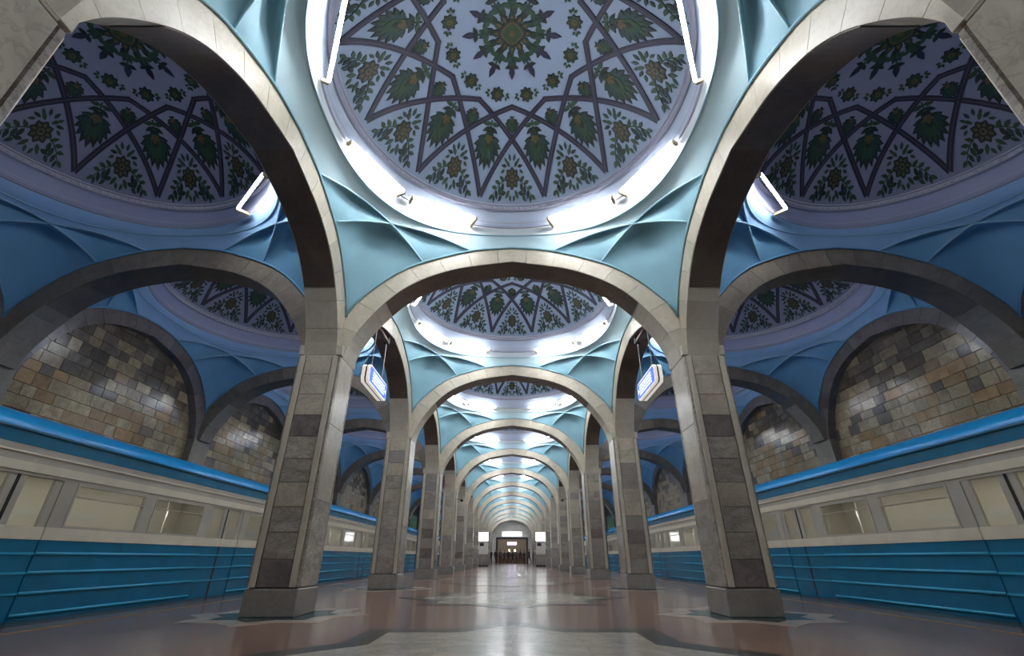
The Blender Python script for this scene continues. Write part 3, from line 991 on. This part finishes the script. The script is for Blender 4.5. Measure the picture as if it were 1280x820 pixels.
# ------------------------------------------------------------------ track walls with stone lunettes
mb = MB(); mb.bevbox(-0.04, 0.04, -0.5, 0.5, -0.5, 0.5, 0.004)
BLK = {m: mb.mesh('stone_block', m) for m in ('wall_stone', 'wall_stone_rust', 'wall_stone_grey')}
rng = random.Random(11)
for sx, side in ((-1, 'left'), (1, 'right')):
    mb = MB()
    x0, x1 = sorted((sx*(WALL_X+0.28), sx*(WALL_X+0.5)))
    mb.box(x0, x1, -8, END_Y+8, -1.5, 6.6)
    wall = structure('wall_%s' % side, mb.mesh('wall', 'wall_stone_grey'), 'stone lunette wall behind the train on the %s' % side)
    pil = MB(); pil.box(-0.13, 0.13, -CH-0.02, CH+0.02, -1.3, 6.2)
    pil_me = pil.mesh('pilaster', 'aisle_arch')
    for k in range(-1, NCOL):
        put('pilaster', pil_me, wall, (sx*(WALL_X+0.13), col_y(k), 0))
    for k in range(-1, NCOL-1):
        y = bay_y(k)
        build_arch('lunette_arch', '', (sx*(WALL_X+0.13), y, 0), 'y', B_BAY-0.12, B_BAY, APEX, 0 <= k <= 3, 'lunette_band', None, nv=17, half=0.13, parent=wall)
        if not (0 <= k <= 6): continue
        single = k in (1, 2)
        rest = {m: MB() for m in BLK}
        z = 1.30; row = 0
        while z < 5.75:
            h = (0.25, 0.22, 0.27, 0.2)[row % 4]
            yy = y - B_BAY + rng.uniform(-0.3, 0)
            while yy < y + B_BAY:
                w = rng.choice([0.28, 0.34, 0.4, 0.46, 0.55])
                yc = yy + w/2
                s = max(0.0, abs(yc-y) - w/2)/(B_BAY-0.12)
                zi = SPRING + (APEX-SPRING)*float(np.interp(min(s, 1), INTR[::-1, 0], INTR[::-1, 1]))
                if z < zi and s < 1:
                    patch = math.exp(-((yc-y-0.3)**2/1.6 + (z-3.0)**2/0.8)) + 0.7*math.exp(-((yc-y+1.6)**2/0.6 + (z-3.6)**2/0.3))
                    m = 'wall_stone_rust' if rng.random() < 0.6*patch else ('wall_stone_grey' if rng.random() < 0.12 + 0.55*max(0, z-3.9) else 'wall_stone')
                    xo = sx*(WALL_X+0.25-rng.uniform(0, 0.006))
                    if single and z > 2.75:
                        put('stone_block', BLK[m], wall, (xo, yc, z+h/2), (0, rng.uniform(-0.012, 0.012), rng.uniform(-0.012, 0.012)), scale=(1, w-0.009, h-0.009))
                    else:
                        rest[m].box(xo-0.04, xo+0.04, yc-w/2+0.004, yc+w/2-0.004, z+0.004, z+h-0.004)
                yy += w
            z += h; row += 1
        for m in BLK:
            if rest[m].v: put('stone_courses', rest[m].mesh('stone_courses', m), wall)['kind'] = 'stuff'

# ------------------------------------------------------------------ trains
CARL, CARG = 18.8, 0.55
HW = 1.33
DOORS = [2.35, 7.05, 11.75, 16.45]
DW = 1.26
def build_car():
    root = thing('metro_car', '', 'train car')
    def part(nm, mb, mats, parent=root, smooth=False, loc=(0, 0, 0)):
        return put(nm, mb.mesh(nm, mats, smooth), parent, loc)
    x = HW
    # solid lower body, far side and ends
    mb = MB(); mb.box(-HW, HW-0.02, 0, CARL, -0.75, 0.0); part('underframe', mb, 'train_dark')
    mb = MB(); mb.box(-HW, -HW+0.05, 0, CARL, 0.0, 1.0); mb.box(-HW, -HW+0.05, 0, CARL, 1.7, 2.14); part('far_side_wall', mb, 'train_blue')
    mb = MB()
    for y0 in (0, CARL-0.06):
        mb.box(-HW, HW-0.02, y0, y0+0.06, 0, 2.14)
    part('end_wall', mb, 'train_blue')
    mb = MB()
    for y0 in (0.062, CARL-0.08):
        mb.box(-HW+0.05, HW-0.06, y0, y0+0.018, 0.03, 2.05)
    part('end_lining', mb, 'interior_wall')
    spans, prev = [], 0.0
    for d in DOORS + [None]:
        e = d-DW/2 if d else CARL
        spans.append((prev, e)); prev = (d+DW/2) if d else None
    RIBS = (0.06, 0.30, 0.53, 0.75)
    for (a, b) in spans:
        mb = MB(); mb.box(x-0.05, x, a, b, -0.3, 0.91); part('lower_panel', mb, 'train_blue')
        for z in RIBS:
            mb = MB(); mb.tube([(x, a+0.01, z), (x, b-0.01, z)], 0.023, 6); part('rib', mb, 'train_rib', smooth=True)
        L = b-a
        nw = 2 if L > 3 else 1
        ww = min(1.38, (L-0.3)/nw - 0.12)
        gap = (L - nw*ww)/(nw+1)
        ys = a
        for i in range(nw):
            w0 = a + gap*(i+1) + ww*i
            mb = MB(); mb.box(x-0.05, x, ys, w0, 1.06, 1.64); part('window_post', mb, 'train_grey')
            ys = w0+ww
            fr = MB()
            for (p, q, r, s) in ((w0, w0+ww, 1.06, 1.09), (w0, w0+ww, 1.61, 1.64), (w0, w0+0.03, 1.09, 1.61), (w0+ww-0.03, w0+ww, 1.09, 1.61), (w0, w0+ww, 1.46, 1.475)):
                fr.box(x-0.045, x+0.008, p, q, r, s)
            f = part('window', fr, 'train_grey')
            g = MB(); g.box(x-0.03, x-0.024, w0+0.03, w0+ww-0.03, 1.09, 1.61); part('pane', g, 'window_glass', f)
        mb = MB(); mb.box(x-0.05, x, ys, b, 1.06, 1.64); part('window_post', mb, 'train_grey')
        mb = MB(); mb.box(x-0.05, x+0.012, a, b, 0.91, 1.06); part('belt_stripe', mb, 'train_cream')
    for d in DOORS:
        for s in (-1, 1):
            y0, y1 = (d-DW/2+0.006, d-0.004) if s < 0 else (d+0.004, d+DW/2-0.006)
            xx = x-0.012
            mb = MB()
            mb.box(xx-0.04, xx, y0, y1, 0.0, 0.91, 0)
            for z in RIBS[1:]: mb.box(xx, xx+0.014, y0, y1, z-0.013, z+0.013, 3)
            mb.box(xx-0.04, xx+0.012, y0, y1, 0.91, 1.06, 1)
            mb.box(xx-0.04, xx, y0, y0+0.11, 1.06, 1.64, 2); mb.box(xx-0.04, xx, y1-0.11, y1, 1.06, 1.64, 2)
            mb.box(xx-0.04, xx, y0, y1, 1.64, 1.86, 1)
            lf = part('door_leaf', mb, ['train_blue', 'train_cream', 'train_grey', 'train_rib'])
            g = MB(); g.box(xx-0.03, xx-0.024, y0+0.11, y1-0.11, 1.06, 1.64); part('pane', g, 'window_glass', lf)
            g = MB(); g.box(xx-0.02, xx+0.006, (y1-0.016) if s < 0 else y0, y1 if s < 0 else (y0+0.016), 0.02, 1.86); part('door_seal', g, 'rubber', lf)
    mb = MB(); mb.box(x-0.05, x, 0, CARL, 1.64, 1.98)
    # the header runs above windows and doors
    part('header_panel', mb, 'train_grey', loc=(0, 0, 0))
    mb = MB(); mb.box(x, x+0.014, 0, CARL, 1.68, 1.79); part('cream_strip', mb, 'train_cream')
    mb = MB(); mb.tube([(x+0.004, 0, 1.89), (x+0.004, CARL, 1.89)], 0.016, 6); part('rain_strip', mb, 'train_cream', smooth=True)
    mb = MB(); mb.box(x-0.05, x+0.004, 0, CARL, 1.98, 2.14); part('upper_band', mb, 'train_blue')
    mb = MB(); mb.tube([(x+0.012, 0, 2.15), (x+0.012, CARL, 2.15)], 0.022, 6); part('gutter', mb, 'train_blue', smooth=True)
    prof = [(HW, 2.14)] + [(HW*math.cos(t)**0.62 if math.cos(t) > 1e-6 else 0, 2.14 + 0.36*math.sin(t)) for t in [R_(5*i) for i in range(1, 18)]] + [(0, 2.50)]
    prof = prof + [(-a, z) for a, z in prof[-2::-1]]
    mb = MB(); mb.grid([[(px, yy, pz) for px, pz in prof] for yy in (0, CARL)])
    part('roof', mb, 'train_roof', smooth=True)
    # inside
    mb = MB(); mb.box(-HW+0.05, HW-0.06, 0.06, CARL-0.06, 0.0, 0.03); part('car_floor', mb, 'seat_vinyl')
    mb = MB(); mb.box(-HW+0.05, HW-0.06, 0.06, CARL-0.06, 2.05, 2.08); part('car_ceiling', mb, 'interior_wall')
    for xo in (-0.5, 0.5):
        mb = MB(); mb.box(xo-0.09, xo+0.09, 0.5, CARL-0.5, 2.02, 2.048); part('ceiling_lamp', mb, 'interior_light')
    mb = MB(); mb.box(-HW+0.05, -HW+0.07, 0.06, CARL-0.06, 0.03, 2.05); part('inner_lining', mb, 'interior_wall')
    for (a, b) in spans[1:4]:
        for s in (-1, 1):
            xa, xb = (HW-0.55, HW-0.07) if s > 0 else (-HW+0.08, -HW+0.55)
            mb = MB(); mb.bevbox(xa, xb, a+0.1, b-0.1, 0.33, 0.45, 0.03)
            xw = (HW-0.14, HW-0.07) if s > 0 else (-HW+0.08, -HW+0.14)
            mb.bevbox(xw[0], xw[1], a+0.1, b-0.1, 0.45, 0.95, 0.02)
            part('bench_seat', mb, 'seat_vinyl')
    for d in DOORS:
        mb = MB(); mb.tube([(0.0, d, 0.03), (0.0, d, 2.05)], 0.018, 8); part('grab_pole', mb, 'chrome', smooth=True)
    return root
car0 = build_car()
index_kids()
first = True
START = 12.95 - CARL*1.0
for sx, side in ((-1, 'left'), (1, 'right')):
    for i in range(4):
        y = START + i*(CARL+CARG)
        c = car0 if first else copy_tree(car0)
        first = False
        if sx < 0:
            c.location = (-EDGE_X-0.06-HW, y, 0); c.rotation_euler = (0, 0, 0)
        else:
            c.location = (EDGE_X+0.06+HW, y+CARL, 0); c.rotation_euler = (0, 0, PI)
        c['label'] = ('blue and cream metro car on the %s track, nearest to the viewpoint' if i == 0 else '%s blue and cream car of the train on the %s track' % (ORD[i], '%s')) % side
        c['group'] = 'cars of the two trains'

# ------------------------------------------------------------------ hanging blue signs
def hanging_sign(sx, side):
    o = thing('hanging_sign', 'lit blue direction sign hung from the arcade arch on the %s' % side, 'sign', (sx*3.09, 9.70, 4.0), 0, 'hanging direction signs')
    L, H = 0.70, 0.40
    def rounded(mb, x0, x1, hl, z0, z1, c=0.06, mi=0):
        pts = [(-hl+c, z0), (hl-c, z0), (hl, z0+c), (hl, z1-c), (hl-c, z1), (-hl+c, z1), (-hl, z1-c), (-hl, z0+c)]
        n = len(pts)
        mb.poly([(x0, p[0], p[1]) for p in pts], mi); mb.poly([(x1, p[0], p[1]) for p in pts[::-1]], mi)
        for k in range(n):
            a, b = pts[k], pts[(k+1) % n]
            mb.quad((x0, *a), (x1, *a), (x1, *b), (x0, *b), mi)
    for s in (-1, 1):
        mb = MB(); rounded(mb, s*0.02, s*0.085, L, 0, H); put('sign_case', mb.mesh('sign_case', 'sign_frame'), o)
        mb = MB(); rounded(mb, s*0.085, s*0.089, L-0.03, 0.03, H-0.03, 0.05); f = put('sign_face', mb.mesh('sign_face', 'sign_blue'), o)
        # rows of small pale lettering, an arrow block and a box, too small to read
        mb = MB()
        rr = random.Random(5)
        for r in range(4):
            z = H-0.10-r*0.065
            y = -L+0.24
            while y < L-0.22:
                w = rr.uniform(0.05, 0.17)
                mb.box(*sorted((s*0.089, s*0.0905)), y, min(y+w, L-0.2), z-0.019, z+0.019); y += w+0.03
        put('lettering', mb.mesh('lettering', 'sign_white'), f)['kind'] = 'stuff'
        mb = MB()
        yb = L-0.13
        mb.poly([(s*0.091, yb-0.055, 0.20), (s*0.091, yb+0.055, 0.26), (s*0.091, yb+0.055, 0.14)])
        put('arrow', mb.mesh('arrow', 'sign_white'), f)
    mb = MB(); rounded(mb, -0.02, 0.02, L-0.015, 0.012, H-0.012); put('seam', mb.mesh('seam', 'sign_seam'), o)
    for y in (-0.38, 0.48):
        mb = MB(); mb.tube([(0, y, H-0.01), (0, y, 1.42)], 0.011, 6); put('rod', mb.mesh('rod', 'rod_metal'), o)
    mb = MB(); mb.bevbox(-0.05, 0.05, -0.46, 0.56, 1.42, 1.50, 0.01); put('mounting_rail', mb.mesh('mounting_rail', 'wood_brown'), o)
    for y in (-0.38, 0.48):
        mb = MB(); mb.bevbox(-0.06, 0.06, y-0.06, y+0.06, 1.40, 1.62, 0.01); put('bracket', mb.mesh('bracket', 'dark_metal'), o)
hanging_sign(-1, 'left'); hanging_sign(1, 'right')

# green boards on the track walls
for sx, side in ((-1, 'left'), (1, 'right')):
    o = thing('station_board', 'green board on the stone wall above the %s train roof' % side, 'sign', (sx*(WALL_X-0.02), 44.8, 2.9), 0, 'green boards on the track walls')
    mb = MB(); mb.bevbox(-0.04, 0.04, -1.7, 1.7, 0, 1.25, 0.01); put('board', mb.mesh('board', 'sign_green'), o)
    mb = MB()
    for (a, b, c, d) in ((-1.75, 1.75, -0.05, 0), (-1.75, 1.75, 1.25, 1.3), (-1.75, -1.7, 0, 1.25), (1.7, 1.75, 0, 1.25)):
        mb.box(-0.05, 0.05, a, b, c, d)
    put('frame', mb.mesh('frame', 'dark_metal'), o)

# lit information stands between the far columns
for sx, side in ((-1, 'left'), (1, 'right')):
    o = thing('information_stand', 'information stand with glowing white panel by the far %s columns' % side, 'stand', (sx*2.62, 46.0, 0), 0, 'information stands')
    mb = MB(); mb.bevbox(-0.46, 0.46, -0.08, 0.08, 2.05, 2.82, 0.02); put('panel_case', mb.mesh('panel_case', 'fixture_white'), o)
    mb = MB(); mb.box(-0.44, 0.44, -0.086, -0.081, 2.07, 2.80); put('lit_panel', mb.mesh('lit_panel', 'white_panel'), o)
    mb = MB(); mb.bevbox(-0.44, 0.44, -0.03, 0.03, 1.0, 1.98, 0.01); b = put('display_board', mb.mesh('display_board', 'end_pale'), o)
    mb = MB(); mb.bevbox(-0.32, 0.05, -0.04, -0.031, 1.66, 1.92, 0.002); put('dark_plate', mb.mesh('dark_plate', 'dark_metal'), b)
    for s in (-1, 1):
        mb = MB(); mb.tube([(s*0.4, 0, 0.12), (s*0.4, 0, 2.05)], 0.03, 8); put('leg', mb.mesh('leg', 'rod_metal'), o)
    mb = MB(); mb.bevbox(-0.5, 0.5, -0.25, 0.25, 0.0, 0.14, 0.02); put('base', mb.mesh('base', 'dark_metal'), o)

# small dome cameras on brackets by the fifth columns
for sx, side in ((-1, 'left'), (1, 'right')):
    o = thing('security_camera', 'small dome camera on a bracket high on a far %s column' % side, 'camera', (sx*(COLX-CH), col_y(4)-0.1, 3.30), 0, 'dome cameras on the columns')
    mb = MB(); mb.bevbox(*sorted((0.0, -sx*0.30)), -0.03, 0.03, 0.10, 0.15, 0.008); put('bracket', mb.mesh('bracket', 'rod_metal'), o)
    mb = MB(); mb.grid([[(-sx*0.26+0.085*math.cos(t)*math.cos(q), 0.085*math.cos(t)*math.sin(q), 0.10+0.11*math.sin(t)) for q in [i*PI/5 for i in range(10)]] for t in [-PI/2+0.01+i*PI/8 for i in range(5)]], 0, True)
    put('dome_cover', mb.mesh('dome_cover', 'dark_metal', True), o)

# ------------------------------------------------------------------ far end of the hall
mb = MB()
mb.box(-9.6, -2.3, END_Y, END_Y+0.4, -1.5, 8); mb.box(2.3, 9.6, END_Y, END_Y+0.4, -1.5, 8); mb.box(-2.3, 2.3, END_Y, END_Y+0.4, 3.35, 8)
wf = structure('wall_end', mb.mesh('wall_end', 'end_pale'), 'pale end wall of the hall round the dark framed opening')
mb = MB(); mb.box(-9.6, 9.6, -8.3, -8, -1.5, 8.5)
structure('wall_back', mb.mesh('wall_back', 'end_pale'), 'wall behind the viewpoint')
mb = MB(); mb.box(-3, 3, END_Y+7.6, END_Y+8, 0, 4.2); mb.box(-3, -2.6, END_Y+0.4, END_Y+7.6, 0, 4.2); mb.box(2.6, 3, END_Y+0.4, END_Y+7.6, 0, 4.2); mb.box(-3, 3, END_Y+0.4, END_Y+8, 4.2, 4.4)
structure('wall_lobby', mb.mesh('wall_lobby', 'interior_wall'), 'warm lit lobby walls beyond the far opening')
door = put('door_1', None, None, (0, END_Y-0.08, 0), kind='structure', label='dark beam frame of the opening at the far end')
for (nm, b) in (('jamb', (-2.35, -2.1, -0.1, 0.2, 0, 3.4)), ('jamb', (2.1, 2.35, -0.1, 0.2, 0, 3.4)), ('lintel', (-2.35, 2.35, -0.12, 0.2, 3.15, 3.42))):
    mb = MB(); mb.bevbox(*b, 0.01); put(nm, mb.mesh(nm, 'dark_metal'), door)
def one(name, label, cat, mb, mat, loc=(0, 0, 0), group=None):
    o = put(name, mb.mesh(name, mat), None, loc, label=label, category=cat)
    if group: o['group'] = group
    return o
t = thing('notice_board', 'wide white board above the far opening', 'board', (0, END_Y-0.06, 3.5))
mb = MB(); mb.bevbox(-1.5, 1.5, -0.03, 0.03, 0, 0.72, 0.01); put('panel', mb.mesh('panel', 'board_glow'), t)
mb = MB()
for b in ((-1.55, 1.55, -0.04, 0.04, -0.05, 0.0), (-1.55, 1.55, -0.04, 0.04, 0.72, 0.77), (-1.55, -1.5, -0.04, 0.04, 0, 0.72), (1.5, 1.55, -0.04, 0.04, 0, 0.72)): mb.box(*b)
put('frame', mb.mesh('frame', 'rod_metal'), t)
t = thing('led_display', 'glowing purple display hung inside the far opening', 'display', (0, END_Y-0.1, 2.35))
mb = MB(); mb.bevbox(-0.72, 0.72, -0.06, 0.06, 0, 0.46, 0.01); put('case', mb.mesh('case', 'dark_metal'), t)
mb = MB(); mb.box(-0.68, 0.68, -0.07, -0.061, 0.04, 0.42); put('screen', mb.mesh('screen', 'led_purple'), t)
for s in (-1, 1):
    mb = MB(); mb.tube([(s*0.5, 0, 0.45), (s*0.5, 0, 0.80)], 0.015, 6); put('rod', mb.mesh('rod', 'rod_metal'), t)
for s, side in ((-1, 'left'), (1, 'right')):
    t = thing('globe_lamp', 'small warm globe lamp on the lobby desk, %s one' % side, 'lamp', (s*0.42, END_Y-0.9, 1.32), 0, 'globe lamps at the far end')
    mb = MB(); mb.tube([(0, 0, 0), (0, 0, 0.02), (0, 0, 0.03), (0, 0, 0.2)], [0.09, 0.09, 0.02, 0.02], 8); put('stem', mb.mesh('stem', 'dark_metal'), t)
    mb = MB(); mb.grid([[(0.14*math.cos(q)*math.cos(p), 0.14*math.cos(q)*math.sin(p), 0.33+0.14*math.sin(q)) for p in [i*PI/6 for i in range(12)]] for q in [-PI/2+0.02+i*(PI-0.04)/8 for i in range(9)]], 0, True)
    put('globe', mb.mesh('globe', 'warm_lamp', True), t)
for i in range(3):  # lamp panels added to brighten the inside of the lobby
    t = thing('added_lamp_panel', '%s lit ceiling panel in the lobby beyond the far opening' % ('nearest', 'middle', 'farthest')[i], 'light', (0, END_Y+1.5+i*2.2, 4.12), 0, 'added lobby ceiling panels')
    mb = MB(); mb.bevbox(-1.9, 1.9, -0.3, 0.3, 0.0, 0.08, 0.01); put('housing', mb.mesh('housing', 'fixture_white'), t)
    mb = MB(); mb.box(-1.85, 1.85, -0.26, 0.26, -0.012, -0.001); put('diffuser', mb.mesh('diffuser', 'lobby_fill_light'), t)
t = thing('barrier_desk', 'brown panelled desk across the far end of the hall', 'desk', (0, END_Y-0.9, 0))
mb = MB(); mb.bevbox(-2.0, 2.0, -0.3, 0.3, 0.0, 1.26, 0.02); put('body', mb.mesh('body', 'wood_brown'), t)
mb = MB(); mb.bevbox(-2.08, 2.08, -0.36, 0.36, 1.26, 1.32, 0.015); put('desk_top', mb.mesh('desk_top', 'seat_vinyl'), t)
for i in range(6):
    mb = MB(); mb.bevbox(-1.9+i*0.64, -1.34+i*0.64, -0.325, -0.3, 0.15, 1.15, 0.01); put('panel', mb.mesh('panel', 'wood_brown'), t)

# people gathered at the far end
def person_mesh(stride, arm, top, leg):
    me = bpy.data.meshes.new('skeleton')
    V = [(0, 0, 0.95), (0, 0, 1.15), (0, 0, 1.38), (0, 0, 1.50), (0, 0.01, 1.60), (0, 0.01, 1.70)]
    E = [(0, 1), (1, 2), (2, 3), (3, 4), (4, 5)]
    Rr = [0.15, 0.14, 0.15, 0.06, 0.095, 0.07]
    for s in (-1, 1):
        b = len(V)
        V += [(s*0.10, 0, 0.88), (s*0.11, s*stride*0.5, 0.5), (s*0.11, s*stride, 0.09), (s*0.12, s*stride-0.15, 0.045)]
        Rr += [0.095, 0.065, 0.045, 0.04]
        E += [(0, b), (b, b+1), (b+1, b+2), (b+2, b+3)]
        b = len(V)
        V += [(s*0.19, 0, 1.38), (s*0.23, -s*arm*0.3, 1.10), (s*0.24, -s*arm-0.03, 0.86), (s*0.24, -s*arm-0.05, 0.77)]
        Rr += [0.06, 0.047, 0.035, 0.03]
        E += [(2, b), (b, b+1), (b+1, b+2), (b+2, b+3)]
    me.from_pydata(V, E, [])
    o = bpy.data.objects.new('skeleton', me); C.objects.link(o)
    sk = o.modifiers.new('skin', 'SKIN'); sk.use_smooth_shade = True
    for i, v in enumerate(me.skin_vertices[0].data):
        v.radius = (Rr[i]*(1.25 if i in (0, 1, 2) else 1), Rr[i]); v.use_root = (i == 0)
    ss = o.modifiers.new('sub', 'SUBSURF'); ss.levels = 1; ss.render_levels = 1
    dg = bpy.context.evaluated_depsgraph_get()
    out = bpy.data.meshes.new_from_object(o.evaluated_get(dg))
    out.name = 'person'
    bpy.data.objects.remove(o)
    out.materials.clear()
    for m in (top, leg, 'skin', 'rubber'): out.materials.append(M[m])
    for p in out.polygons:
        c = p.center; p.use_smooth = True
        p.material_index = 2 if (c.z > 1.47 or (c.z < 0.86 and abs(c.x) > 0.19)) else (0 if c.z > 0.9 else (3 if c.z < 0.08 else 1))
    return out
hair = MB()
hair.grid([[(0.105*math.cos(q)*math.cos(p), 0.02+0.115*math.cos(q)*math.sin(p), 1.645+0.125*math.sin(q)) for p in [i*PI/6 for i in range(12)]] for q in [0.15+i*(PI/2-0.17)/4 for i in range(5)]], 0, True)
hair_me = hair.mesh('hair', 'hair_black', True)
P_ME = [(person_mesh(0.22, 0.15, 'cloth_0', 'cloth_1'), 'black jacket'), (person_mesh(0.05, 0.05, 'cloth_2', 'cloth_0'), 'navy jacket'),
        (person_mesh(0.3, 0.2, 'cloth_1', 'cloth_0'), 'dark brown coat'), (person_mesh(0.12, 0.1, 'cloth_3', 'cloth_2'), 'grey brown coat')]
SPOTS = [(-3.3, -8), (-2.8, -6.5), (-2.2, -5), (-1.6, -3.4), (-1.05, -4.2), (-0.5, -3.2), (0.1, -3.9), (0.62, -3.0), (1.15, -4.4), (1.7, -3.2), (2.3, -5.2), (2.85, -6.2), (3.3, -8.2)]
rng = random.Random(4)
for i, (x, dy) in enumerate(SPOTS):
    me, cl = P_ME[i % 4]
    pl_ = 'leftmost' if i == 0 else ('rightmost' if i == len(SPOTS)-1 else '%s from the left' % ORD[i])
    p = put('person', me, None, (x, END_Y+dy, 0), (0, 0, rng.uniform(-3, 3)), (1, 1, rng.uniform(0.94, 1.04)),
            label='%s standing person in the far crowd, %s' % (pl_, cl), category='person', group='people at the far end')
    put('hair', hair_me, p)
